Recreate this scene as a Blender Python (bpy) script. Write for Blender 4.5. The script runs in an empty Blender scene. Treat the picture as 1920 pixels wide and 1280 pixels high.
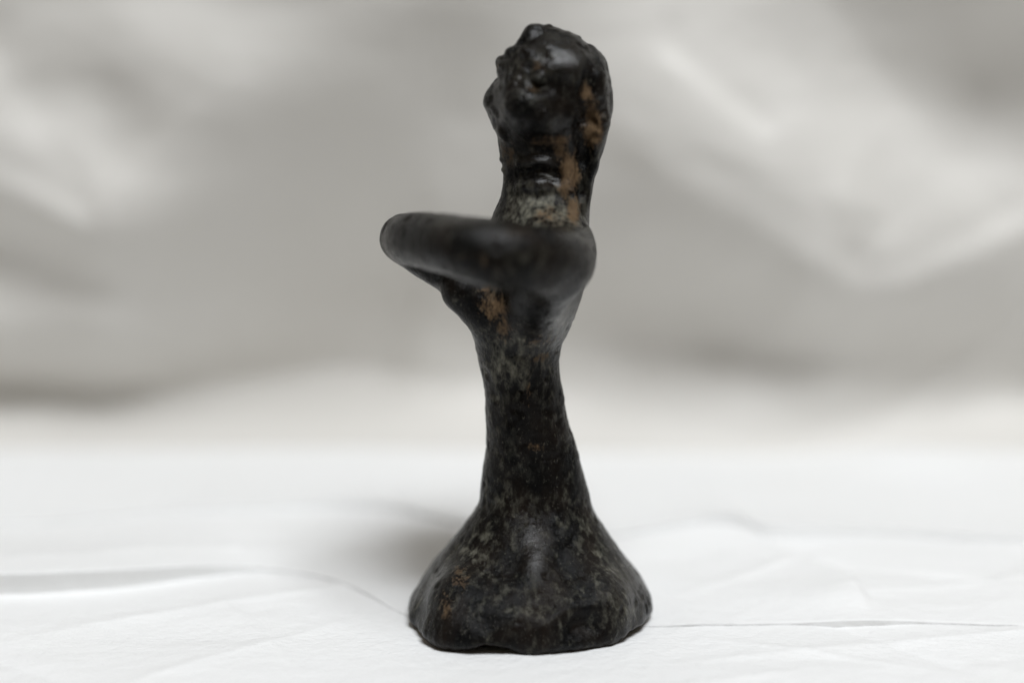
import bpy, math
import numpy as np

# ------------------------------------------------------------------ camera, light, exposure
MM = 0.001
FPX, CAMD, CAMH, PITCH = 4250.0, 250.0, 83.0, math.radians(11.5)   # mm; focal length in px of a 1920 px frame
scene = bpy.context.scene
col = scene.collection

cam_d = bpy.data.cameras.new('camera')
cam = bpy.data.objects.new('camera', cam_d)
col.objects.link(cam)
cam.location = (0, -CAMD * MM, CAMH * MM)
cam.rotation_euler = (math.pi / 2 - PITCH, 0, 0)
cam_d.sensor_width = 36.0
cam_d.lens = FPX / 1920.0 * 36.0
cam_d.clip_start = 0.005
cam_d.clip_end = 20.0
cam_d.dof.use_dof = True
cam_d.dof.focus_distance = 0.2525
cam_d.dof.aperture_fstop = 6.3
cam_d.dof.aperture_blades = 8
scene.camera = cam

world = bpy.data.worlds.new('World')
scene.world = world
world.use_nodes = True
bg = world.node_tree.nodes['Background']
bg.inputs['Color'].default_value = (1.0, 0.80, 0.55, 1)
bg.inputs['Strength'].default_value = 0.105


def area_lamp(name, loc, target, size, power, colour, size_y=None):
    d = bpy.data.lights.new(name, 'AREA')
    d.shape = 'RECTANGLE'
    d.size = size
    d.size_y = size_y or size
    d.energy = power
    d.color = colour
    o = bpy.data.objects.new(name, d)
    col.objects.link(o)
    o.location = loc
    from mathutils import Vector
    o.rotation_euler = (Vector(target) - Vector(loc)).to_track_quat('-Z', 'Y').to_euler()
    return o


area_lamp('window_light', (0.12, -0.48, 0.85), (0, 0.02, 0.0), 0.36, 11.3, (0.935, 0.966, 1.0), 0.36)

scene.view_settings.view_transform = 'Standard'
scene.view_settings.look = 'None'
scene.view_settings.gamma = 1.0
scene.view_settings.exposure = 0.0
scene.view_settings.use_curve_mapping = False
scene.render.engine = 'CYCLES'
scene.cycles.use_denoising = True
scene.cycles.use_adaptive_sampling = True
scene.cycles.adaptive_threshold = 0.008
scene.cycles.denoising_prefilter = 'ACCURATE'
scene.cycles.max_bounces = 8
scene.cycles.diffuse_bounces = 5
scene.cycles.sample_clamp_indirect = 6.0

# ------------------------------------------------------------------ measuring helpers (mm)
SA, CA = math.sin(PITCH), math.cos(PITCH)


def P(px, py, Y=0.0):
    """point (mm) at depth Y that was measured at a place of the photograph"""
    a = PITCH + math.atan((py - 640.0) / FPX)
    d = CAMD + Y
    z = CAMH - d * math.tan(a)
    depth = d * CA + (CAMH - z) * SA
    return np.array([(px - 960.0) / FPX * depth, Y, z])


def ground_pt(px, py, z=0.0):
    a = PITCH + math.atan((py - 640.0) / FPX)
    d = (CAMH - z) / math.tan(a)
    depth = d * CA + (CAMH - z) * SA
    return (px - 960.0) / FPX * depth, d - CAMD


# ------------------------------------------------------------------ numpy noise
_rng = np.random.RandomState(7)
_perm = _rng.rand(64, 64, 64).astype(np.float32)


def vnoise(p):
    """smooth value noise in -1..1, p (n,3)"""
    p = np.asarray(p, dtype=np.float64)
    i = np.floor(p).astype(np.int64)
    f = p - i
    f = f * f * f * (f * (f * 6 - 15) + 10)
    i &= 63
    j = (i + 1) & 63
    out = 0
    for a in (0, 1):
        xa = (i if a == 0 else j)[:, 0]
        wa = (1 - f[:, 0]) if a == 0 else f[:, 0]
        for b in (0, 1):
            yb = (i if b == 0 else j)[:, 1]
            wb = (1 - f[:, 1]) if b == 0 else f[:, 1]
            for c in (0, 1):
                zc = (i if c == 0 else j)[:, 2]
                wc = (1 - f[:, 2]) if c == 0 else f[:, 2]
                out = out + _perm[xa, yb, zc] * wa * wb * wc
    return out * 2 - 1


def fbm(p, scale, octaves=4, gain=0.5):
    p = np.asarray(p) * scale
    r, a, n = 0, 1.0, 0
    for k in range(octaves):
        r = r + a * vnoise(p + 17.3 * k)
        n += a
        a *= gain
        p = p * 2.03
    return r / n


# ------------------------------------------------------------------ materials
def new_mat(name):
    m = bpy.data.materials.new(name)
    m.use_nodes = True
    nt = m.node_tree
    b = nt.nodes['Principled BSDF']
    return m, nt, b


def node(nt, kind, **kw):
    n = nt.nodes.new(kind)
    for k, v in kw.items():
        if k in n.inputs:
            n.inputs[k].default_value = v
        else:
            setattr(n, k, v)
    return n


def ramp(nt, src, stops):
    r = nt.nodes.new('ShaderNodeValToRGB')
    el = r.color_ramp.elements
    el[0].position, el[0].color = stops[0][0], stops[0][1]
    el[1].position, el[1].color = stops[-1][0], stops[-1][1]
    for p, c in stops[1:-1]:
        e = el.new(p)
        e.color = c
    nt.links.new(src, r.inputs[0])
    return r


def g(v):
    return (v, v, v, 1)


def mix(nt, fac, a, b, mode='MIX'):
    m = nt.nodes.new('ShaderNodeMix')
    m.data_type = 'RGBA'
    m.blend_type = mode
    for s, v in ((m.inputs[0], fac), (m.inputs[6], a), (m.inputs[7], b)):
        if isinstance(v, (tuple, list, float, int)):
            s.default_value = v
        else:
            nt.links.new(v, s)
    return m.outputs[2]


def paper_material(name, tint, fibre):
    m, nt, b = new_mat(name)
    L = nt.links.new
    tc = node(nt, 'ShaderNodeTexCoord')
    n1 = node(nt, 'ShaderNodeTexNoise', Scale=60.0, Detail=5.0, Roughness=0.55)
    n2 = node(nt, 'ShaderNodeTexNoise', Scale=1700.0, Detail=4.0, Roughness=0.65)
    n3 = node(nt, 'ShaderNodeTexNoise', Scale=420.0, Detail=3.0, Roughness=0.6)
    vo = node(nt, 'ShaderNodeTexVoronoi', Scale=85.0, Randomness=1.0)
    for n in (n1, n2, n3, vo):
        L(tc.outputs['Object'], n.inputs['Vector'])
    c = mix(nt, ramp(nt, n1.outputs['Fac'], [(0.3, g(0)), (0.7, g(1))]).outputs[0],
            (tint[0] * 0.985, tint[1] * 0.985, tint[2] * 0.98, 1), (*tint, 1))
    # a few dust specks pressed into the paper
    sp = ramp(nt, vo.outputs['Distance'], [(0.012, g(1)), (0.022, g(0))])
    c = mix(nt, sp.outputs[0], c, (0.42, 0.38, 0.33, 1))
    L(c, b.inputs['Base Color'])
    b.inputs['Roughness'].default_value = 0.62
    b.inputs['Specular IOR Level'].default_value = 0.35
    bp = node(nt, 'ShaderNodeBump', Strength=fibre, Distance=0.00012)
    L(n2.outputs['Fac'], bp.inputs['Height'])
    bp2 = node(nt, 'ShaderNodeBump', Strength=fibre, Distance=0.00022)
    L(n3.outputs['Fac'], bp2.inputs['Height'])
    L(bp.outputs['Normal'], bp2.inputs['Normal'])
    L(bp2.outputs['Normal'], b.inputs['Normal'])
    return m


def bronze_material():
    m, nt, b = new_mat('dark_patinated_bronze')
    L = nt.links.new
    tc = node(nt, 'ShaderNodeTexCoord')
    at = node(nt, 'ShaderNodeAttribute', attribute_name='patina')      # r crust, g pits, b worn spots
    sep = node(nt, 'ShaderNodeSeparateColor')
    L(at.outputs['Color'], sep.inputs[0])
    big = node(nt, 'ShaderNodeTexNoise', Scale=260.0, Detail=6.0, Roughness=0.6)
    mid = node(nt, 'ShaderNodeTexNoise', Scale=1150.0, Detail=6.0, Roughness=0.65)
    fine = node(nt, 'ShaderNodeTexNoise', Scale=3400.0, Detail=5.0, Roughness=0.7)
    vo = node(nt, 'ShaderNodeTexVoronoi', Scale=1500.0)
    mp = node(nt, 'ShaderNodeMapping')
    mp.inputs['Scale'].default_value = (1, 1, 0.55)
    L(tc.outputs['Object'], mp.inputs['Vector'])
    for n in (big, mid, fine, vo):
        L(mp.outputs[0], n.inputs['Vector'])
    # dark skin: black-brown, here and there reddish
    c = mix(nt, ramp(nt, big.outputs['Fac'], [(0.42, g(0)), (0.68, g(1))]).outputs[0],
            (0.0024, 0.0025, 0.0026, 1), (0.0085, 0.0058, 0.0042, 1))
    # grey green mineral bloom, speckled
    spv = nt.nodes.new('ShaderNodeMath'); spv.operation = 'MULTIPLY_ADD'
    L(sep.outputs[1], spv.inputs[0]); spv.inputs[1].default_value = 0.10; L(mid.outputs['Fac'], spv.inputs[2])
    sp = ramp(nt, spv.outputs[0], [(0.50, g(0)), (0.62, g(0.5)), (0.74, g(1))])
    pit = nt.nodes.new('ShaderNodeMath'); pit.operation = 'MULTIPLY_ADD'
    L(sep.outputs[1], pit.inputs[0]); pit.inputs[1].default_value = 0.95; pit.inputs[2].default_value = 0.04
    bl = nt.nodes.new('ShaderNodeMath'); bl.operation = 'MULTIPLY'; bl.use_clamp = True
    L(sp.outputs[0], bl.inputs[0]); L(pit.outputs[0], bl.inputs[1])
    c = mix(nt, bl.outputs[0], c, (0.150, 0.145, 0.115, 1))
    # tiny pale flecks
    fl = ramp(nt, fine.outputs['Fac'], [(0.60, g(0)), (0.72, g(0.6))])
    c = mix(nt, fl.outputs[0], c, (0.13, 0.125, 0.10, 1))
    # ochre earth crust where it sits in the hollows
    cr = nt.nodes.new('ShaderNodeMath'); cr.operation = 'MULTIPLY_ADD'
    L(fine.outputs['Fac'], cr.inputs[0]); cr.inputs[1].default_value = 0.9
    L(sep.outputs[0], cr.inputs[2])
    cr2 = nt.nodes.new('ShaderNodeMath'); cr2.operation = 'MULTIPLY_ADD'
    L(mid.outputs['Fac'], cr2.inputs[0]); cr2.inputs[1].default_value = 0.9
    L(cr.outputs[0], cr2.inputs[2])
    cr3 = nt.nodes.new('ShaderNodeMath'); cr3.operation = 'MULTIPLY'
    L(cr2.outputs[0], cr3.inputs[0]); cr3.inputs[1].default_value = 0.5
    crm = ramp(nt, cr3.outputs[0], [(0.59, g(0)), (0.75, g(0.9))])
    cc = mix(nt, fine.outputs['Fac'], (0.042, 0.025, 0.013, 1), (0.175, 0.115, 0.064, 1))
    c = mix(nt, crm.outputs[0], c, cc)
    L(c, b.inputs['Base Color'])
    # polished where bare, matt where crusted
    ro = nt.nodes.new('ShaderNodeMath'); ro.operation = 'MULTIPLY_ADD'; ro.use_clamp = True
    L(crm.outputs[0], ro.inputs[0]); ro.inputs[1].default_value = 0.4
    rr = ramp(nt, mid.outputs['Fac'], [(0.3, g(0.14)), (0.7, g(0.34))])
    L(rr.outputs[0], ro.inputs[2])
    pol = nt.nodes.new('ShaderNodeMapRange')
    L(sep.outputs[2], pol.inputs['Value'])
    pol.inputs['To Min'].default_value = 0.09; pol.inputs['To Max'].default_value = 0.75
    L(pol.outputs[0], b.inputs['Specular IOR Level'])
    rp = nt.nodes.new('ShaderNodeMath'); rp.operation = 'MULTIPLY_ADD'; rp.use_clamp = True
    L(sep.outputs[2], rp.inputs[0]); rp.inputs[1].default_value = -0.12; L(ro.outputs[0], rp.inputs[2])
    L(rp.outputs[0], b.inputs['Roughness'])
    b1 = node(nt, 'ShaderNodeBump', Strength=0.4, Distance=0.00035)
    L(mid.outputs['Fac'], b1.inputs['Height'])
    b2 = node(nt, 'ShaderNodeBump', Strength=0.7, Distance=0.00014)
    L(fine.outputs['Fac'], b2.inputs['Height'])
    L(b1.outputs['Normal'], b2.inputs['Normal'])
    L(b2.outputs['Normal'], b.inputs['Normal'])
    return m


PAPER = paper_material('white_paper', (0.81, 0.81, 0.805), 1.0)
PAPER_BACK = paper_material('white_paper_shade_tint', (0.62, 0.602, 0.570), 0.2)  # same white paper, the backdrop's shade put into a greyer, warmer tint
BRONZE = bronze_material()


# ------------------------------------------------------------------ sheets of paper
def grid_mesh(name, V, mat, smooth=True):
    """V (rows, cols, 3) in mm"""
    r, c = V.shape[:2]
    idx = np.arange(r * c).reshape(r, c)
    F = np.stack([idx[:-1, :-1], idx[:-1, 1:], idx[1:, 1:], idx[1:, :-1]], -1).reshape(-1, 4)
    me = bpy.data.meshes.new(name)
    me.from_pydata((V.reshape(-1, 3) * MM).tolist(), [], F.tolist())
    me.materials.append(mat)
    me.polygons.foreach_set('use_smooth', [smooth] * len(me.polygons))
    me.set_sharp_from_angle(angle=math.radians(35))
    me.update()
    o = bpy.data.objects.new(name, me)
    col.objects.link(o)
    return o


def smoothstep(a, b, x):
    t = np.clip((x - a) / (b - a), 0, 1)
    return t * t * (3 - 2 * t)


def curve(pts, x):
    """smooth interpolation through (x, y) points"""
    pts = np.array(pts, dtype=float)
    xs = np.linspace(x.min(), x.max(), 1200)
    ys = np.interp(xs, pts[:, 0], pts[:, 1])
    k = np.hanning(31)
    k /= k.sum()
    ys = np.convolve(np.pad(ys, 15, mode='edge'), k, mode='valid')
    return np.interp(x, xs, ys)


def build_ground():
    xs = np.concatenate([np.linspace(-330, -75, 40), np.linspace(-74, 74, 420), np.linspace(75, 330, 40)])
    # pleats: where the front sheet ends (photo px), and how high the next one steps up (mm)
    e1 = [ground_pt(*p) for p in [(-60, 1114), (80, 1112), (250, 1098), (400, 1077), (450, 1071), (530, 1071),
                                  (640, 1090), (700, 1122), (765, 1163), (900, 1172), (1215, 1172), (1320, 1175), (1400, 1172),
                                  (1540, 1171), (1585, 1175), (1680, 1171), (1800, 1172), (1990, 1178)]]
    h1 = [(-70, 2.6), (-56, 2.9), (-45, 2.4), (-36, 1.35), (-31, 0.42), (-26, 0.36), (-18, 0.45), (-12, .35), (0, .25),
          (15, .25), (22, .32), (33, .10), (37, .85), (44, .7), (49, .18), (60, .25), (75, .3)]
    e2 = [ground_pt(*p) for p in [(-60, 985), (100, 985), (250, 968), (420, 963), (600, 957), (720, 955), (800, 972), (900, 990),
                                  (1100, 1010), (1215, 1003), (1370, 990), (1410, 1012), (1560, 1008), (1700, 1008),
                                  (1840, 1020), (1990, 1020)]]
    h2 = [(-70, .3), (-56, .35), (-46, .4), (-42, 1.3), (-20, 1.2), (-14, .9), (0, .3), (14, .5), (20, 1.0), (28, 1.2),
          (31, 1.8), (45, 1.2), (62, 1.0), (80, 1.0)]
    E1 = curve(e1, xs) + 0.10 * fbm(np.stack([xs * 0.35, xs * 0, xs * 0], 1), 1.0, 3)
    E2 = curve(e2, xs) + 0.25 * fbm(np.stack([xs * 0.2, xs * 0 + 5, xs * 0], 1), 1.0, 3)
    H1, H2 = curve(h1, xs), curve(h2, xs)
    n = len(xs)
    rows = []

    def undul(x, y, amp):
        p = np.stack([x, y, y * 0], 1)
        return amp * (0.6 * fbm(p, 0.035, 2) + 0.4 * fbm(p * np.array([0.7, 1.6, 1]), 0.09, 3))

    def row(y, z):
        rows.append(np.stack([xs, y, z], 1))

    # front sheet, its back edge lifted a little
    t = np.concatenate([np.linspace(0, 0.55, 30, endpoint=False), np.linspace(0.55, 0.97, 70, endpoint=False),
                        np.linspace(0.97, 1.0, 14)])
    lip = 0.20 + 0.12 * fbm(np.stack([xs * .13, xs * 0, xs * 0 + 9], 1), 1.0, 2)
    lip = lip * np.where((xs > -13) & (xs < 16), 0.15, 1.0)
    fold = np.clip(1 - np.abs(xs - ground_pt(1430, 1100)[0]) / 30.0, 0, 1)
    for s in t:
        y = -85 + (E1 + 85) * s
        d = E1 - y
        calm = smoothstep(0, 18, np.hypot(xs - 2, y * 0.9) - 13)
        z = undul(xs, y, 0.9) * smoothstep(1, 14, d) * calm - 0.15 + lip * np.exp(-(d / 2.6))
        # sagging towards the edge on the left, where the next sheet stands up
        z = z - 0.15 * smoothstep(-20, -50, xs) * np.exp(-(d / 16) ** 2)
        # soft diagonal creases in the front sheet
        for (ax, ay, bx, by, hh, ww) in ((-52, -6, -18, 12, .45, 1.6), (-40, -22, -14, 2, .32, 1.4), (18, -16, 70, -3, .42, 2.0), (-20, -40, 30, -19, .3, 1.5),
                                         (24, -9, 44, -18, .3, .9), (-34, 4, -26, -12, .28, .9), (36, -3, 50, -20, -.3, 1.2), (-60, -12, -44, -24, -.3, 1.2)):
            ux, uy = bx - ax, by - ay
            ll = math.hypot(ux, uy)
            ux, uy = ux / ll, uy / ll
            tt = (xs - ax) * ux + (y - ay) * uy
            nn = (xs - ax) * -uy + (y - ay) * ux
            z = z + hh * calm * np.exp(-np.abs(nn) / ww) * smoothstep(-8, 6, tt) * smoothstep(ll + 8, ll - 6, tt)
        row(y, z)
    zl = rows[-1][:, 2]
    row(E1 + 0.05, zl - 0.06)
    row(E1 + 0.10, zl - 0.16)
    row(E1 + 0.16, zl - lip * 0.9 - 0.25)
    zb = zl - lip * 0.9 - 0.25
    # riser, with a slightly rounded top edge
    mid0 = lip * 0.1 + H1
    for s in (0.25, 0.5, 0.75, 0.9, 0.97):
        row(E1 + 0.2 - H1 * 0.55 * s, zb + (mid0 - zb) * s)
    y0 = E1 + 0.24 - H1 * 0.55
    # middle sheet
    gap = np.maximum(E2 - y0, 2.0)
    t = np.concatenate([np.linspace(0, .08, 10, endpoint=False), np.linspace(.08, .9, 70, endpoint=False), np.linspace(.9, 1, 16)])
    for s in t:
        y = y0 + gap * s
        d0, d1 = y - y0, y0 + gap - y
        calm = smoothstep(0, 18, np.hypot(xs - 2, y * 0.9) - 13)
        z = mid0 * (1 - smoothstep(0, 1, s)) * calm + undul(xs, y, 1.0) * smoothstep(0.5, 10, d0) * smoothstep(0, 9, d1) * calm
        z = np.where(calm < 1, z * 1.0, z)
        z = z + 0.12 * (1 - np.exp(-d0 / .4)) * np.exp(-d0 / 4.0) + lip * 0.8 * np.exp(-d1 / 3.0)
        # a dog-eared fold running towards the viewer on the right
        xl = np.interp(y, [ground_pt(1640, 1090)[1], ground_pt(1385, 992)[1]], [ground_pt(1600, 1090)[0], ground_pt(1378, 992)[0]])
        z = z + 1.3 * (1 / (1 + np.exp((xs - xl) / 0.35))) * smoothstep(-16, 6, xs - xl + 2) * smoothstep(1, 9, d0)
        for (ax, ay, bx, by, hh, ww) in ((20, 8, 40, 24, .4, 1.2), (38, 6, 66, 14, .45, 1.4), (30, 22, 58, 12, -.4, 1.2), (-50, 18, -24, 26, .45, 1.5), (-40, 30, -28, 14, .3, 1.0)):
            ux, uy = bx - ax, by - ay
            ll = math.hypot(ux, uy)
            ux, uy = ux / ll, uy / ll
            tt = (xs - ax) * ux + (y - ay) * uy
            nn = (xs - ax) * -uy + (y - ay) * ux
            z = z + hh * calm * np.exp(-np.abs(nn) / ww) * smoothstep(-5, 4, tt) * smoothstep(ll + 5, ll - 4, tt) * smoothstep(0.5, 5, d0) * smoothstep(0, 4, d1)
        if s == 0:
            z = z * 0 + np.maximum(mid0, zb + .1)
        row(y, z)
    zl = rows[-1][:, 2]
    yl = rows[-1][:, 1]
    row(yl + 0.08, zl - 0.1)
    row(yl + 0.2, zl - 0.4)
    zb = zl - 0.5
    for s in (0.3, 0.6, 0.85, 0.95):
        row(yl + 0.25 - 0.12 * s, zb + (H2 + 0.5) * s)
    y0 = yl + 0.2
    zt = zb + H2 + 0.5
    for s in np.linspace(0, 1, 70):
        y = y0 + (135 - y0) * s
        d0 = y - y0
        z = zt * np.exp(-d0 / 14) + undul(xs, y, 1.3) * smoothstep(1, 16, d0) * (1 - 0.92 * smoothstep(25, 60, y))
        z = z + 1.3 * np.exp(-((xs - 58) / 11) ** 2 - ((y - 70) / 8) ** 2) - 1.2 * smoothstep(80, 110, y)
        row(y, z)
    V = np.stack(rows, 0)
    # the figurine's foot presses the paper flat
    rr = np.hypot(V[..., 0] - 2, V[..., 1])
    w = smoothstep(20, 14.5, rr)
    V[..., 2] = np.where(w > 0, V[..., 2] * (1 - w) + w * np.minimum(V[..., 2] * 0.15 - 0.12, -0.05), V[..., 2])
    o = grid_mesh('paper_ground', V, PAPER)
    o['kind'] = 'structure'
    o['label'] = 'white paper laid in low overlapping pleats under the figurine'
    return o


# brightness of the crumpled paper as read off the photograph; only its slopes are taken from this
BX = [0, 120, 240, 360, 480, 600, 720, 840, 960, 1080, 1200, 1320, 1440, 1560, 1680, 1800, 1920]
BY = [0, 100, 200, 300, 400, 480, 540, 620, 680, 740, 800]
BV = [
    [175, 190, 195, 200, 198, 185, 172, 165, 178, 192, 205, 205, 195, 180, 165, 155, 155],
    [195, 172, 180, 190, 195, 178, 168, 165, 172, 185, 205, 210, 208, 195, 172, 160, 160],
    [203, 195, 177, 178, 172, 162, 162, 172, 176, 180, 192, 207, 212, 212, 205, 188, 176],
    [172, 200, 198, 180, 172, 165, 164, 178, 176, 172, 170, 190, 205, 210, 208, 205, 190],
    [160, 168, 188, 168, 168, 164, 165, 172, 170, 165, 162, 168, 188, 200, 205, 208, 205],
    [168, 166, 168, 168, 170, 165, 165, 168, 167, 165, 163, 163, 168, 195, 194, 195, 185],
    [172, 175, 176, 176, 172, 164, 162, 166, 167, 166, 163, 164, 166, 170, 170, 172, 176],
    [165, 168, 170, 172, 172, 172, 172, 178, 175, 172, 168, 166, 166, 166, 168, 170, 172],
    [150, 150, 152, 158, 172, 180, 185, 195, 192, 190, 186, 182, 180, 178, 178, 178, 180],
    [142, 145, 150, 165, 182, 195, 200, 204, 205, 205, 202, 200, 198, 190, 205, 205, 205],
    [165, 172, 185, 195, 205, 213, 220, 224, 225, 225, 224, 222, 220, 215, 222, 222, 220]]

SLOPE = [[-0.818, -0.519, -0.376, 0.076, 0.582, 0.169, -0.496, -0.589, -0.538, -0.629, -0.545, -0.595, -0.586, -0.422, -0.346, -0.844, -0.9], [-0.177, -0.459, -0.498, -0.4, -0.192, -0.586, -0.752, -0.483, -0.501, -0.643, -0.572, -0.557, -0.448, -0.552, -0.425, -0.523, -0.557], [-0.9, -0.078, 0.131, -0.447, -0.603, -0.9, -0.9, -0.409, -0.476, -0.617, -0.625, -0.737, -0.531, -0.562, -0.39, 0.044, -0.008], [-0.9, -0.874, 0.14, -0.325, -0.604, -0.9, -0.9, -0.428, -0.454, -0.459, -0.434, -0.642, -0.651, -0.516, -0.534, -0.077, -0.352], [-0.9, -0.9, -0.722, -0.79, -0.793, -0.9, -0.859, -0.526, -0.675, -0.783, -0.74, -0.735, -0.854, -0.382, -0.699, -0.865, -0.9], [0.025, -0.562, -0.678, -0.9, -0.851, -0.9, -0.855, -0.673, -0.836, -0.869, -0.9, -0.9, -0.9, -0.827, -0.9, -0.9, -0.733], [-0.087, -0.014, -0.428, -0.624, -0.801, -0.9, -0.779, -0.67, -0.814, -0.736, -0.857, -0.9, -0.9, -0.9, -0.9, -0.9, -0.675], [-0.9, -0.827, -0.9, -0.862, -0.695, -0.713, -0.446, -0.26, -0.511, -0.38, -0.447, -0.565, -0.77, -0.9, -0.9, -0.9, -0.876], [-0.9, -0.9, -0.9, -0.9, -0.892, -0.718, -0.442, -0.32, -0.56, -0.114, 0.291, 0.458, 0.36, -0.226, -0.401, -0.676, -0.736], [-0.9, -0.9, -0.9, -0.9, -0.9, -0.9, -0.9, -0.9, -0.9, -0.76, -0.061, 0.286, 0.4, -0.059, -0.077, -0.623, -0.9], [-0.9, -0.9, -0.9, -0.9, -0.9, -0.9, -0.9, -0.9, -0.9, -0.76, -0.061, 0.286, 0.4, -0.059, -0.077, -0.623, -0.9]]


def build_backdrop():
    YB = 86.0
    nx, nz = 420, 190
    xs = np.linspace(-230, 230, nx)
    zs = np.linspace(-2.0, 118, nz)
    X, Z = np.meshgrid(xs, zs)
    depth = (CAMD + YB) * CA + (CAMH - Z) * SA
    px = 960 + X * FPX / depth
    py = 640 + FPX * np.tan(np.arctan((CAMH - Z) / (CAMD + YB)) - PITCH)
    # mirror-repeat beyond the frame so that the paper simply goes on
    px = np.abs(px % 3840)
    px = np.where(px > 1920, 3840 - px, px)
    py = np.abs(py)
    def table(T):
        T = np.array(T, float)
        fine_x = np.arange(0, 1921, 10)
        rows = np.stack([np.interp(fine_x, BX, r) for r in T])
        fi = np.interp(py.ravel(), BY, np.arange(len(BY)))
        i0 = np.clip(fi.astype(int), 0, len(BY) - 2)
        ft = fi - i0
        j0 = np.clip((px.ravel() / 10).astype(int), 0, len(fine_x) - 2)
        jt = px.ravel() / 10 - j0
        return ((rows[i0, j0] * (1 - jt) + rows[i0, j0 + 1] * jt) * (1 - ft)
                + (rows[i0 + 1, j0] * (1 - jt) + rows[i0 + 1, j0 + 1] * jt) * ft).reshape(X.shape)
    val = table(BV)
    # sharp folds: half planes where the paper bends (px lines of the photo)
    def inside(poly):
        w = np.full(X.shape, 1e9)
        poly = np.array(poly, float)
        c = poly.mean(0)
        for k in range(len(poly)):
            a, b = poly[k], poly[(k + 1) % len(poly)]
            nrm = np.array([-(b - a)[1], (b - a)[0]])
            nrm /= np.hypot(*nrm)
            if np.dot(c - a, nrm) < 0:
                nrm = -nrm
            w = np.minimum(w, (px - a[0]) * nrm[0] + (py - a[1]) * nrm[1])
        return smoothstep(-9, 9, w)
    for poly, dv in SHARP:
        val = val + dv * inside(poly)
    lin = (val / 255.0) ** 2.2
    s = np.interp(lin, [0.20, 0.27, 0.34, 0.40, 0.48, 0.58, 0.66, 0.75], [-0.75, -0.48, -0.22, -0.02, 0.22, 0.52, 0.85, 1.5])
    s = s + table(SLOPE)
    dz = zs[1] - zs[0]
    dx = xs[1] - xs[0]
    # depth whose vertical slope is s and whose sideways slope is small (least squares, cosine series)
    lam = 0.05
    gy = s
    div = np.zeros_like(s)
    mid = 0.5 * (gy[1:] + gy[:-1])
    div[:-1] += mid / dz
    div[1:] -= mid / dz

    def dctm(n):
        k = np.arange(n)[:, None]
        i = np.arange(n)[None, :]
        m = np.cos(np.pi * k * (i + .5) / n) * math.sqrt(2.0 / n)
        m[0] /= math.sqrt(2)
        return m
    Dz, Dx = dctm(nz), dctm(nx)
    ez = (2 - 2 * np.cos(np.pi * np.arange(nz) / nz)) / dz ** 2
    ex = (2 - 2 * np.cos(np.pi * np.arange(nx) / nx)) / dx ** 2
    den = ez[:, None] + lam * ex[None, :]
    den[0, 0] = 1
    S = -(Dz @ div @ Dx.T) / den
    S[0, 0] = 0
    D = -(Dz.T @ S @ Dx) * -1.0
    foot = D[: int(6 / dz)].mean()
    Y = YB + (D - foot)
    p = np.stack([X.ravel(), Z.ravel(), Z.ravel() * 0], 1)
    Y = Y + 0.7 * fbm(p, 0.06, 4).reshape(X.shape) + 0.25 * np.abs(fbm(p + 40, 0.11, 3).reshape(X.shape))
    rng = np.random.RandomState(11)
    for q in range(80):                                        # soft straight creases of crumpled paper
        cx, cz, an = rng.uniform(-225, 225), rng.uniform(8, 115), rng.uniform(0, math.pi)
        ln, wd, am = rng.uniform(10, 32), rng.uniform(3.0, 7.0), rng.uniform(-1.3, 1.3)
        u = (X - cx) * math.cos(an) + (Z - cz) * math.sin(an)
        v = -(X - cx) * math.sin(an) + (Z - cz) * math.cos(an)
        Y = Y + am * np.clip(1 - np.abs(v) / wd, 0, 1) * smoothstep(ln, ln * .3, np.abs(u))
    Y = YB + (Y - YB) * smoothstep(-2, 9, Z)
    low = np.clip(1 - (Z + 2.0) / 12.0, 0, 1)
    Y = Y - 15.0 * low ** 2.4                                  # the foot of the sheet runs out onto the table
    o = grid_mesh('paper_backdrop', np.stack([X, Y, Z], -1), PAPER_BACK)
    o['kind'] = 'structure'
    o['label'] = 'crumpled white paper standing up behind the figurine'
    return o


SHARP = [
    ([(1140, 150), (1600, 478), (1585, 528), (1115, 208)], 10),
    ([(1585, 528), (1600, 478), (1930, 330), (1930, 378)], 10),
    ([(1500, 330), (1625, 360), (1572, 455)], -14),
    ([(1200, 300), (1580, 535), (1540, 610), (1200, 430)], -7),
    ([(1590, 535), (1930, 385), (1930, 460), (1610, 590)], -7),
    ([(-60, 205), (208, 348), (213, 398), (-60, 285)], 19),
    ([(213, 398), (205, 345), (400, 140), (445, 150)], 9),
    ([(60, 112), (335, 112), (210, 330)], -9),
    ([(-60, 300), (205, 404), (150, 480), (-60, 430)], -11),
    ([(1500, -20), (1760, 262), (1940, 300), (1940, -20)], -9),
    ([(1230, 60), (1420, 215), (1400, 235), (1210, 85)], 10),
    ([(820, 180), (900, 210), (860, 400), (800, 330)], 10),
    ([(180, 690), (330, 790), (290, 795), (150, 700)], 15),
]
build_ground()
build_backdrop()

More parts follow.
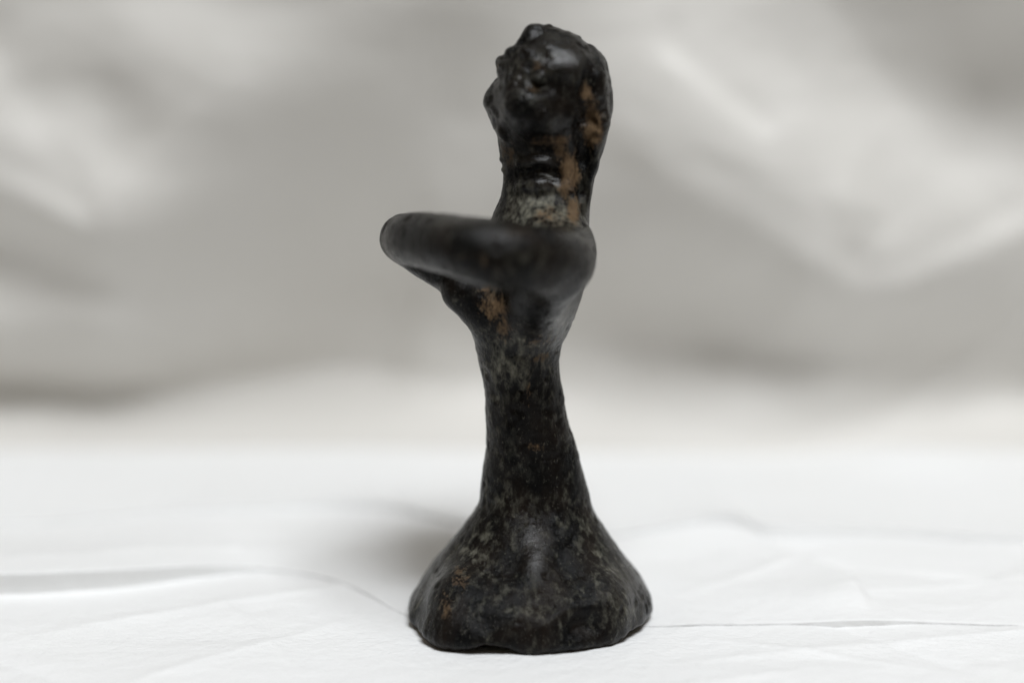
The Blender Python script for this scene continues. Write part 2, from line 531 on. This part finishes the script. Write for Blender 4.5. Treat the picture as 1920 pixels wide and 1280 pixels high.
# ------------------------------------------------------------------ figurine: one cast body, built as a distance field
# outline of foot, body and head in the photograph: height px, left px, right px
OUT = [
    (1166, 782, 1204), (1153, 776, 1210), (1146, 768, 1218), (1134, 764, 1222), (1118, 771, 1220), (1095, 785, 1210), (1065, 804, 1190),
    (1035, 828, 1165), (1000, 858, 1141), (965, 884, 1118), (940, 897, 1108), (915, 901, 1103), (890, 904, 1096),
    (850, 908, 1084), (800, 912, 1070), (750, 910, 1058), (715, 905, 1051), (680, 898, 1048), (650, 891, 1052),
    (620, 884, 1066), (590, 886, 1080), (560, 890, 1090), (530, 896, 1098), (490, 905, 1104), (450, 912, 1106),
    (425, 915, 1105), (400, 924, 1105), (370, 938, 1108), (345, 945, 1112), (320, 944, 1118), (300, 937, 1124),
    (280, 935, 1132), (250, 929, 1140), (220, 921, 1146), (192, 914, 1148), (172, 920, 1148), (152, 932, 1146),
    (138, 931, 1143), (112, 933, 1135), (97, 949, 1125), (80, 968, 1104), (68, 985, 1084), (58, 1004, 1058), (53, 1022, 1042)]
# half depth (towards the viewer) by height px
DEP = [(1166, 13.0), (1153, 13.3), (1146, 13.8), (1135, 14.2), (1105, 14.0), (1078, 13.1), (1055, 11.5), (1030, 9.4), (1000, 7.5), (940, 5.4), (880, 4.7), (800, 4.4), (700, 4.3),
       (640, 4.8), (580, 6.2), (520, 7.2), (450, 7.4), (415, 6.2), (380, 4.7), (330, 3.3), (295, 3.5), (255, 5.1), (205, 6.5),
       (150, 6.1), (110, 5.4), (80, 4.0), (68, 3.0), (58, 1.7), (53, 0.7)]
# plan of the foot: radius factor by direction (deg, 0 = right, 270 = towards the viewer)
PLAN = [(0, 1.0), (30, 1.0), (90, .98), (150, 1.0), (180, 1.0), (205, 1.02), (216, 1.08), (232, 1.18), (244, 1.10), (258, 1.0), (266, .97), (276, 1.01),
        (285, 1.02), (300, 1.0), (320, 1.0), (345, 1.0), (360, 1.0)]

PLAN_T = np.arange(0, 361.0)
PLAN_F = np.interp(PLAN_T, [p[0] for p in PLAN], [p[1] for p in PLAN])
PLAN_F = np.convolve(np.pad(PLAN_F, 6, mode='wrap'), np.hanning(13) / np.hanning(13).sum(), mode='valid')


def smin(a, b, k):
    h = np.clip(0.5 + 0.5 * (b - a) / k, 0, 1)
    return b * (1 - h) + a * h - k * h * (1 - h)


def smax(a, b, k):
    return -smin(-a, -b, k)


def capsule(X, Y, Z, a, b, ra, rb):
    ax, ay, az = a
    bx, by, bz = b - a
    ll = bx * bx + by * by + bz * bz
    t = np.clip(((X - ax) * bx + (Y - ay) * by + (Z - az) * bz) / ll, 0, 1)
    d = np.sqrt((X - ax - t * bx) ** 2 + (Y - ay - t * by) ** 2 + (Z - az - t * bz) ** 2)
    return d - (ra + (rb - ra) * t)


def chain(X, Y, Z, pts, k=0.8):
    d = None
    for (p, r), (q, s) in zip(pts[:-1], pts[1:]):
        c = capsule(X, Y, Z, np.asarray(p, float), np.asarray(q, float), r, s)
        d = c if d is None else smin(d, c, k)
    return d


def ellipsoid(X, Y, Z, c, r, rotz=0.0, tilt=0.0):
    x, y, z = X - c[0], Y - c[1], Z - c[2]
    if tilt:
        ct, st = math.cos(tilt), math.sin(tilt)
        x, z = x * ct + z * st, -x * st + z * ct
    q = np.sqrt((x / r[0]) ** 2 + (y / r[1]) ** 2 + (z / r[2]) ** 2)
    return (q - 1) * min(r)


def spline(pts, n=6):
    """smooth path through (point, radius)"""
    A = np.array([list(p) + [r] for p, r in pts])
    t = np.arange(len(A))
    tt = np.linspace(0, len(A) - 1, (len(A) - 1) * n + 1)
    out = []
    for v in tt:
        i = min(int(v), len(A) - 2)
        f = v - i
        p0, p1, p2, p3 = A[max(i - 1, 0)], A[i], A[i + 1], A[min(i + 2, len(A) - 1)]
        out.append(0.5 * (2 * p1 + (p2 - p0) * f + (2 * p0 - 5 * p1 + 4 * p2 - p3) * f * f + (3 * p1 - p0 - 3 * p2 + p3) * f ** 3))
    return [(o[:3], o[3]) for o in out]


def loft_tables():
    z = np.array([P(0, o[0])[2] for o in OUT])
    xl = np.array([P(o[1], o[0])[0] for o in OUT])
    xr = np.array([P(o[2], o[0])[0] for o in OUT])
    zd = np.array([P(0, d[0])[2] for d in DEP])
    dv = np.array([d[1] for d in DEP])
    fz = np.linspace(z[0] - 0.8, z[-1], 600)
    k = np.hanning(13); k /= k.sum()

    def sm(v):
        return np.convolve(np.pad(v, 6, mode='edge'), k, mode='valid')
    L = sm(np.interp(fz, z, xl)); R = sm(np.interp(fz, z, xr)); Dp = sm(np.interp(fz, zd, dv))
    return fz, L, R, Dp


FZ, FL, FR, FD = loft_tables()
ZTOP = FZ[-1]


def body_sdf(X, Y, Z):
    l = np.interp(Z, FZ, FL).astype(np.float32)
    r = np.interp(Z, FZ, FR).astype(np.float32)
    dy = np.interp(Z, FZ, FD).astype(np.float32)
    cx, wx = (l + r) / 2, (r - l) / 2
    th = np.degrees(np.arctan2(Y, X - cx)) % 360
    fac = np.interp(th, PLAN_T, PLAN_F).astype(np.float32)
    low = smoothstep(9.0, 1.0, Z)
    fac = 1 + (fac - 1) * low
    q = np.sqrt(((X - cx) / wx) ** 2 + (Y / dy) ** 2 + 1e-9)
    d = (q / fac - 1) * np.minimum(wx, dy)
    d = np.where(Z > ZTOP, np.maximum(d, (Z - ZTOP)), d)
    return d


def sub(d, c, k):
    return smax(d, -c, k)


def figure_field(X, Y, Z):
    """distance and, for every place, which piece it belongs to"""
    d = body_sdf(X, Y, Z)
    # ---- foot: swellings and hollows on the viewer's side
    d = smin(d, ellipsoid(X, Y, Z, P(1000, 1072, -6.0), (1.2, 2.6, 4.6)), 3.0)
    d = smin(d, ellipsoid(X, Y, Z, P(860, 1130, -7.6), (2.8, 3.0, 3.4)), 3.0)
    d = smin(d, ellipsoid(X, Y, Z, P(1120, 1130, -7.4), (2.6, 2.8, 2.8)), 3.0)
    d = sub(d, ellipsoid(X, Y, Z, P(900, 1158, -15.2), (2.7, 2.3, 2.3)), 1.0)
    d = sub(d, ellipsoid(X, Y, Z, P(1110, 1175, -13.0), (2.6, 1.8, 1.5)), 1.2)
    d = sub(d, ellipsoid(X, Y, Z, P(1010, 1120, -13.2), (2.2, 1.8, 1.6)), 1.3)
    d = sub(d, ellipsoid(X, Y, Z, P(960, 1010, -9.2), (1.3, 1.6, 3.0)), 1.2)
    d = sub(d, ellipsoid(X, Y, Z, P(1060, 1015, -9.2), (1.3, 1.5, 3.0)), 1.2)
    # the rim does not touch the paper everywhere
    d = sub(d, ellipsoid(X, Y, Z, (-2.5, -14.0, -0.3), (3.2, 3.4, 1.25)), 0.5)
    d = sub(d, ellipsoid(X, Y, Z, (13.0, -6.5, -0.3), (2.6, 3.0, 1.1)), 0.5)
    # flattened, slightly hollow front of the shaft
    d = sub(d, ellipsoid(X, Y, Z, P(1000, 870, -7.6), (3.2, 3.7, 9.0)), 1.6)
    # belly swelling in front, under the arms
    d = smin(d, chain(X, Y, Z, [(P(868, 548, -3.0), 2.3), (P(915, 580, -2.5), 2.8), (P(960, 625, -1.0), 2.8)]), 1.3)
    # upper arm running down into the flank on the viewer's side
    d = smin(d, chain(X, Y, Z, [(P(1045, 500, -8.0), 3.0), (P(1012, 545, -7.0), 3.0), (P(1000, 600, -3.0), 2.6)]), 1.6)
    # shoulders
    d = smin(d, ellipsoid(X, Y, Z, P(1035, 455, -4.5), (4.0, 3.6, 3.6)), 2.0)
    d = smin(d, ellipsoid(X, Y, Z, P(1035, 450, 4.5), (4.0, 3.6, 3.6)), 2.0)
    # ---- head: crown knob, brow, nose, chin, cheeks
    dh = smin(d, chain(X, Y, Z, [(P(984, 86, -1.0), 1.0), (P(1003, 72, -0.8), 1.25), (P(1026, 61, 0.2), 0.95)]), 0.2)
    d = dh
    d = smin(d, ellipsoid(X, Y, Z, P(944, 122, -0.5), (0.95, 2.2, 1.0), tilt=0.25), 0.3)
    d = smin(d, chain(X, Y, Z, [(P(942, 168, -0.2), 1.0), (P(930, 190, 0.0), 1.05), (P(942, 230, 0.0), 1.0)]), 1.2)
    d = smin(d, ellipsoid(X, Y, Z, P(1000, 203, -4.2), (3.5, 3.3, 3.3)), 0.8)
    d = smin(d, ellipsoid(X, Y, Z, P(1045, 130, -3.4), (3.3, 2.9, 2.8)), 1.2)
    d = smin(d, ellipsoid(X, Y, Z, P(968, 160, -3.0), (1.3, 1.7, 1.9)), 0.7)
    d = sub(d, ellipsoid(X, Y, Z, P(1005, 160, -6.6), (1.5, 1.0, 0.85)), 0.6)
    d = sub(d, ellipsoid(X, Y, Z, P(985, 128, -6.2), (0.8, 0.8, 0.7)), 0.5)
    d = sub(d, ellipsoid(X, Y, Z, P(1020, 110, -6.3), (0.8, 0.9, 0.6)), 0.5)
    for q in ((962, 100, -1.6, .95), (950, 146, -2.2, .85), (944, 172, -2.0, .8), (986, 96, -4.0, .9), (958, 205, -3.0, .9), (1010, 148, -6.0, .7), (1030, 92, -4.6, .8),
              (975, 178, -4.6, .8), (946, 250, -2.4, .8)):
        d = smin(d, ellipsoid(X, Y, Z, P(*q[:3]), (q[3], q[3], q[3] * .85)), 0.45)
    # groove between face and hair, both sides
    for sg in (-1, 1):
        gpts = [(P(1108, 120, 5.0 * sg), 0.55), (P(1102, 170, 5.3 * sg), 0.8), (P(1096, 230, 4.8 * sg), 1.05),
                (P(1090, 300, 3.9 * sg), 1.1), (P(1088, 360, 3.9 * sg), 0.85), (P(1084, 405, 4.7 * sg), 0.5)]
        d = smin(d, chain(X, Y, Z, [(P(1114, 150, 3.2 * sg), 1.45), (P(1117, 230, 3.1 * sg), 1.45), (P(1097, 310, 2.5 * sg), 1.3), (P(1085, 390, 2.6 * sg), 1.0)]), 0.5)
        d = sub(d, chain(X, Y, Z, gpts), 0.6)
        # thin plait standing off the hair, with the hollow in front of it
        d = smin(d, chain(X, Y, Z, [(P(1078, 215, 3.9 * sg), 0.7), (P(1066, 280, 3.1 * sg), 0.75), (P(1066, 350, 3.4 * sg), 0.7),
                                    (P(1078, 400, 4.6 * sg), 0.6)]), 0.5)
    # neck rings and the hole between them
    for py, rr in ((302, 0.75), (346, 0.8)):
        for sg in (-1, 1):
            d = smin(d, chain(X, Y, Z, [(P(975, py + 4, 3.0 * sg), rr * .8), (P(1012, py, 3.7 * sg), rr), (P(1050, py + 6, 3.2 * sg), rr * .8)]), 0.6)
    d = sub(d, ellipsoid(X, Y, Z, P(1012, 321, -4.6), (1.35, 1.3, 0.85)), 0.4)
    d = sub(d, ellipsoid(X, Y, Z, P(1015, 290, -5.0), (1.3, 1.0, 0.6)), 0.5)
    # little teeth under the chin
    for q in ((934, 300, .28), (938, 318, .3)):
        d = smin(d, ellipsoid(X, Y, Z, P(q[0] + 9, q[1], 0.0), (0.5, 0.9, q[2])), 0.2)
    # ---- arms: a ring of two arms that close in front
    near = spline([(P(1058, 480, -5.0), 3.3), (P(1052, 490, -11.0), 3.5), (P(1005, 489, -17.0), 3.6), (P(920, 474, -19.0), 3.5),
                   (P(838, 457, -14.5), 3.15), (P(778, 449, -7.0), 2.9), (P(758, 448, 0.0), 2.6)], 8)
    far = spline([(P(1050, 470, 5.0), 3.2), (P(1035, 470, 9.5), 3.3), (P(970, 470, 15.0), 3.2), (P(890, 462, 14.0), 3.0),
                  (P(815, 460, 8.0), 2.8), (P(774, 456, 3.5), 2.7), (P(758, 448, 0.0), 2.6)], 8)
    hand = spline([(P(760, 450, 0.5), 2.3), (P(790, 478, 0.6), 2.35), (P(835, 500, 0.2), 2.6), (P(890, 530, -1.0), 2.7)], 6)
    da = smin(chain(X, Y, Z, near, .02), chain(X, Y, Z, hand, .02), 0.6)
    da = smin(da, chain(X, Y, Z, [(P(1030, 508, -13.0), 3.2), (P(1006, 550, -8.0), 2.6), (P(1000, 600, -2.5), 2.2)]), 2.4)
    db = chain(X, Y, Z, far, .02)
    full = smin(smin(da, db, 0.8), d, 1.9)
    full = np.maximum(full, -Z - 0.0)
    return full, d, da, db


def surface_nets(F, org, h):
    s = F < 0
    nx, ny, nz = F.shape
    c = np.zeros((nx - 1, ny - 1, nz - 1), np.int8)
    for i in (0, 1):
        for j in (0, 1):
            for k in (0, 1):
                c += s[i:nx - 1 + i, j:ny - 1 + j, k:nz - 1 + k]
    act = np.argwhere((c > 0) & (c < 8))
    vid = -np.ones(c.shape, np.int32)
    vid[tuple(act.T)] = np.arange(len(act))
    acc = np.zeros((len(act), 3)); cnt = np.zeros(len(act))
    corners = [(i, j, k) for i in (0, 1) for j in (0, 1) for k in (0, 1)]
    for a in corners:
        for ax in range(3):
            if a[ax]:
                continue
            b = list(a); b[ax] = 1
            fa = F[act[:, 0] + a[0], act[:, 1] + a[1], act[:, 2] + a[2]]
            fb = F[act[:, 0] + b[0], act[:, 1] + b[1], act[:, 2] + b[2]]
            m = (fa < 0) != (fb < 0)
            t = np.where(m, fa / np.where(m, fa - fb, 1), 0)
            p = np.tile(np.array(a, float), (len(act), 1))
            p[:, ax] += t
            acc[m] += p[m]; cnt[m] += 1
    V = (act + acc / cnt[:, None]) * h + org
    quads = []
    for ax in range(3):
        o1, o2 = [(1, 2), (2, 0), (0, 1)][ax]
        sl0 = [slice(None)] * 3; sl1 = [slice(None)] * 3
        sl0[ax] = slice(0, -1); sl1[ax] = slice(1, None)
        A, B = s[tuple(sl0)], s[tuple(sl1)]
        e = np.argwhere(A != B)
        ok = (e[:, o1] > 0) & (e[:, o2] > 0) & (e[:, o1] < c.shape[o1]) & (e[:, o2] < c.shape[o2])
        e = e[ok]
        flip = A[tuple(e.T)]
        def at(d1, d2):
            q = e.copy(); q[:, o1] += d1; q[:, o2] += d2
            return vid[tuple(q.T)]
        q = np.stack([at(-1, -1), at(0, -1), at(0, 0), at(-1, 0)], 1)
        q[~flip] = q[~flip][:, ::-1]
        quads.append(q)
    return V, np.concatenate(quads)


def vertex_normals(V, Q):
    n = np.cross(V[Q[:, 2]] - V[Q[:, 0]], V[Q[:, 3]] - V[Q[:, 1]])
    N = np.zeros_like(V)
    for k in range(4):
        np.add.at(N, Q[:, k], n)
    return N / np.maximum(np.linalg.norm(N, axis=1, keepdims=True), 1e-12)


# ochre crust, where it clings: (px, py, depth, radius x, radius z, strength)
CRUST = [(765, 425, -3, 1.3, 1.6, .38), (805, 455, -11, 1.6, 1.4, .36), (900, 490, -21, 2.5, 1.2, .33), (1080, 465, -11, 1.5, 1.5, .36), (960, 440, -20, 2.0, 1.0, .33),
         (1112, 240, -4.3, .95, 2.3, 1.0), (1052, 270, -3.2, 1.1, 1.7, .85), (1066, 330, -3.6, 1.0, 2.6, .95), (1022, 262, -4.5, 1.6, .9, .5),
         (1075, 395, -5.0, .8, 1.8, .8), (1100, 175, -4.5, .7, 1.3, .75), (1012, 125, -5.8, 1.0, .7, .5), (1000, 165, -6.2, .9, .5, .5),
         (1025, 405, -6.5, 2.2, 1.2, .55), (930, 575, -5.0, 1.8, 1.8, .7), (945, 605, -4.5, 1.0, 1.8, .75), (1010, 635, -4.6, 2.0, .8, .5),
         (1010, 670, -4.3, 1.2, .7, .6), (920, 540, -5.0, 1.4, .9, .5), (860, 1080, -9.5, 1.1, 1.3, .55), (835, 1130, -11., 1.0, 1.6, .5), (880, 625, .0, .6, .5, .6),
         (1000, 840, -4, 1.3, .6, .4), (990, 740, -4.2, .5, 2.5, .4), (930, 125, -1, .5, .9, .5), (962, 185, -3.8, 1.2, .6, .4), (1110, 1175, -12, 1.6, .8, .25), (955, 285, -2, 1.4, 2.0, .4)]
# grey mineral bloom
BLOOM = [(860, 410, -17, 4, 1.4, .6), (1060, 440, -12, 3, 2, .6), (745, 470, -1, 1.5, 1.5, .7), (980, 500, -20, 4, 1.5, .4),
         (1000, 395, -6, 6, 3.0, 1.25), (985, 125, -5.8, 4, 2.2, .6), (960, 690, -4, 4.5, 3.0, .6), (1040, 590, -5, 2.5, 3, .6), (930, 760, -3, 1.5, 5, .4),
         (880, 1010, -5, 3, 5, .55), (1150, 1070, -6, 3, 5, .55), (960, 640, -4.5, 4, 1.5, .6), (1110, 985, -5, 2, 3, .5), (1150, 1140, -9, 3, 2, .5),
         (800, 1130, -6, 3, 3, .5), (960, 370, -4, 3, 3, .8), (940, 300, -2, 2, 3, .6), (950, 950, -5, 2, 4, .5), (1000, 1130, -11, 4, 2, .4), (985, 160, -5, 3, 2.5, .4), (950, 210, -3, 2, 3, .4)]


def build_figurine():
    h = 0.2
    lo, hi = np.array([-19.0, -25.0, -0.8]), np.array([20.0, 20.5, ZTOP + 1.6])
    n = np.ceil((hi - lo) / h).astype(int)
    ax = [(lo[k] + h * np.arange(n[k])).astype(np.float32) for k in range(3)]
    blk = 8
    n = (np.ceil(n / blk) * blk).astype(int)
    ax = [(lo[k] + h * np.arange(n[k])).astype(np.float32) for k in range(3)]
    nb = n // blk
    cx = [lo[k] + h * (blk * np.arange(nb[k]) + (blk - 1) / 2) for k in range(3)]
    cd = figure_field(*np.meshgrid(*cx, indexing='ij'))[0]
    F = np.repeat(np.repeat(np.repeat(np.where(cd < 0, -1.0, 1.0).astype(np.float32), blk, 0), blk, 1), blk, 2)
    off = np.arange(blk)
    bi = np.argwhere(np.abs(cd) < 2.6)
    for q in range(0, len(bi), 400):
        b = bi[q:q + 400] * blk
        I = (b[:, 0, None] + off)[:, :, None, None] + np.zeros((1, 1, blk, blk), int)
        J = (b[:, 1, None] + off)[:, None, :, None] + np.zeros((1, blk, 1, blk), int)
        K = (b[:, 2, None] + off)[:, None, None, :] + np.zeros((1, blk, blk, 1), int)
        F[I, J, K] = figure_field(ax[0][I], ax[1][J], ax[2][K])[0]
    V, Q = surface_nets(F, lo, h)
    # relax the stair steps
    for it in range(2):
        S = np.zeros_like(V); C = np.zeros(len(V))
        for k in range(4):
            np.add.at(S, Q[:, k], V[Q[:, (k + 1) % 4]] + V[Q[:, (k + 3) % 4]]); np.add.at(C, Q[:, k], 2)
        V = V * 0.4 + 0.6 * S / C[:, None]
    N = vertex_normals(V, Q)
    # worn cast skin: lumps, fine pitting, a few deep pits
    n1 = fbm(V, 0.30, 3)
    n2 = fbm(V * np.array([1, 1, .7]), 0.95, 3)
    n3 = fbm(V, 2.0, 2)
    pits = np.clip(fbm(V + 31, 0.75, 2) - 0.28, 0, 1)
    arms_d = figure_field(V[:, 0], V[:, 1], V[:, 2])
    on_arm = smoothstep(0.6, -0.2, np.minimum(arms_d[2], arms_d[3]) - np.maximum(arms_d[1], 0) * 0.2)
    rough = 1 - 0.1 * on_arm
    polish = np.zeros(len(V))
    for (px, py, Y, rx, rz) in ((1056, 112, -6, 2.2, 1.3), (895, 412, -20, 4.0, 1.0), (1002, 1030, -9, 0.7, 1.5), (1020, 345, -4.5, 1.6, .7), (1012, 300, -4.5, 1.4, .5)):
        c = P(px, py, Y)
        q = ((V[:, 0] - c[0]) / rx) ** 2 + ((V[:, 2] - c[2]) / rz) ** 2 + ((V[:, 1] - Y) / 4.0) ** 2
        polish = np.maximum(polish, np.exp(-0.6 * q))
    disp = rough * (0.15 * n1 + 0.05 * n2 + 0.03 * n3 - 0.40 * pits)
    head_w = smoothstep(P(0, 300)[2], P(0, 220)[2], V[:, 2])
    disp += head_w * (0.22 * fbm(V + 11, 0.45, 3) + 0.14 * (0.35 - np.abs(fbm(V + 57, 0.55, 2))) - 0.6 * np.clip(fbm(V + 83, 0.8, 2) - 0.2, 0, 1))
    disp *= smoothstep(0.0, 1.2, V[:, 2]) * .6 + .4
    disp += 0.5 * fbm(V * np.array([1, 1, .4]) + 71, 0.33, 3) * smoothstep(5.0, 1.0, V[:, 2]) * (V[:, 2] > 0.02)
    disp *= 1 - 0.75 * polish
    V = V + N * disp[:, None]
    V[:, 2] = np.maximum(V[:, 2], 0.0)
    N = vertex_normals(V, Q)
    # patina as a vertex colour: r crust, g bloom
    cr = np.zeros(len(V)); bl = np.zeros(len(V))
    for tab, arr in ((CRUST, cr), (BLOOM, bl)):
        for (px, py, Y, rx, rz, st) in tab:
            c = P(px, py, Y)
            q = ((V[:, 0] - c[0]) / rx) ** 2 + ((V[:, 2] - c[2]) / rz) ** 2 + ((V[:, 1] - Y) / 2.6) ** 2
            np.maximum(arr, st * np.exp(-0.7 * q), out=arr)
    cr = np.clip(cr * (1 + .5 * n2) * 0.85, 0, 1)
    bl = np.clip(bl * (1.0 + 0.5 * n1) + 0.7 * np.clip(-n2, 0, 1) * (1 - on_arm), 0, 1)
    # the head, the flank and the back of the skirt are rubbed glossier than the rest
    gloss = np.maximum(polish, 0.42 * head_w * smoothstep(-0.35, 0.25, fbm(V + 91, 0.5, 2)))
    for (px, py, Y, rx, rz, st) in ((1060, 590, -4, 1.8, 2.6, .5), (1175, 1090, -6, 2.2, 3.0, .35), (1010, 640, -5, 3.0, 1.5, .25), (820, 1090, -6, 2.0, 3.0, .35)):
        c = P(px, py, Y)
        q = ((V[:, 0] - c[0]) / rx) ** 2 + ((V[:, 2] - c[2]) / rz) ** 2 + ((V[:, 1] - Y) / 4.0) ** 2
        gloss = np.maximum(gloss, st * np.exp(-0.6 * q))
    bl = bl * (1 - 0.45 * head_w * (V[:, 2] > P(0, 270)[2]))
    colr = np.stack([cr, bl * (1 - .7 * polish), gloss, np.ones(len(V))], 1).astype(np.float32)
    # which piece every face belongs to
    C = V[Q].mean(1)
    fld = figure_field(C[:, 0], C[:, 1], C[:, 2])
    z = C[:, 2]
    part = np.full(len(Q), 1)                                  # torso
    part[z < P(0, 985)[2]] = 0                                 # flared foot
    neck = P(0, 345)[2]
    part[z > neck] = 2                                         # head
    gx = np.interp(z, [P(0, 420)[2], P(0, 300)[2], P(0, 170)[2], P(0, 100)[2], ZTOP],
                   [P(1083, 420)[0], P(1084, 300)[0], P(1104, 170)[0], P(1112, 100)[0], P(1120, 53)[0]])
    part[(z > P(0, 425)[2]) & (C[:, 0] > gx)] = 3              # hair hanging down the back
    nose = (z > P(0, 240)[2]) & (z < P(0, 150)[2]) & (C[:, 0] < P(942, 190)[0]) & (part == 2)
    part[nose] = 6
    knob = np.linalg.norm(C - P(1003, 66, -0.8), axis=1) < 1.75
    part[knob & (z > P(0, 82)[2])] = 7
    brow = np.linalg.norm((C - P(938, 120, -0.5)) / np.array([1.1, 1.5, 1.2]), axis=1) < 1.0
    part[brow & (part == 2)] = 8
    onarm = np.minimum(fld[2], fld[3]) < fld[1] - 0.1
    part[onarm & (fld[2] <= fld[3])] = 4                       # near arm
    part[onarm & (fld[2] > fld[3])] = 5                        # far arm
    bel = np.linalg.norm((C - P(880, 560, -3.0)) / np.array([3.9, 3.6, 3.4]), axis=1) < 1.0
    part[bel & (part == 1)] = 9

    root = bpy.data.objects.new('bronze_figurine', None)
    col.objects.link(root)
    root.empty_display_size = 0.01
    base = np.array([P(993, 1150)[0], 0, 0])
    root.location = base * MM
    root['label'] = 'small dark patinated bronze figurine with ring-shaped arms and flared foot, on white paper'
    root['category'] = 'figurine'
    names = {0: ('flared_foot', None), 1: ('torso', None), 2: ('head', None), 3: ('hair', 2), 4: ('arm', None), 5: ('arm', None),
             6: ('nose', 2), 7: ('topknot', 2), 8: ('brow', 2), 9: ('belly', 1)}
    labels = {4: 'smooth black arm curving out towards the viewer', 3: 'long lock of hair hanging down the back, ochre crust in its groove'}
    objs = {}
    for k in (0, 1, 2, 4, 5, 3, 6, 7, 8, 9):
        f = Q[part == k]
        if len(f) == 0:
            continue
        used, inv = np.unique(f, return_inverse=True)
        f2 = inv.reshape(f.shape)
        nm, par = names[k]
        me = bpy.data.meshes.new(nm)
        me.from_pydata(((V[used] - base) * MM).tolist(), [], f2.tolist())
        me.materials.append(BRONZE)
        me.polygons.foreach_set('use_smooth', [True] * len(me.polygons))
        a = me.color_attributes.new('patina', 'FLOAT_COLOR', 'POINT')
        a.data.foreach_set('color', colr[used].ravel())
        me.update()
        me.normals_split_custom_set_from_vertices(N[used].tolist())   # one continuous skin across the pieces
        o = bpy.data.objects.new(nm, me)
        col.objects.link(o)
        o.parent = objs[par] if par is not None else root
        if k in labels:
            o['label'] = labels[k]
        objs[k] = o
    return root


build_figurine()
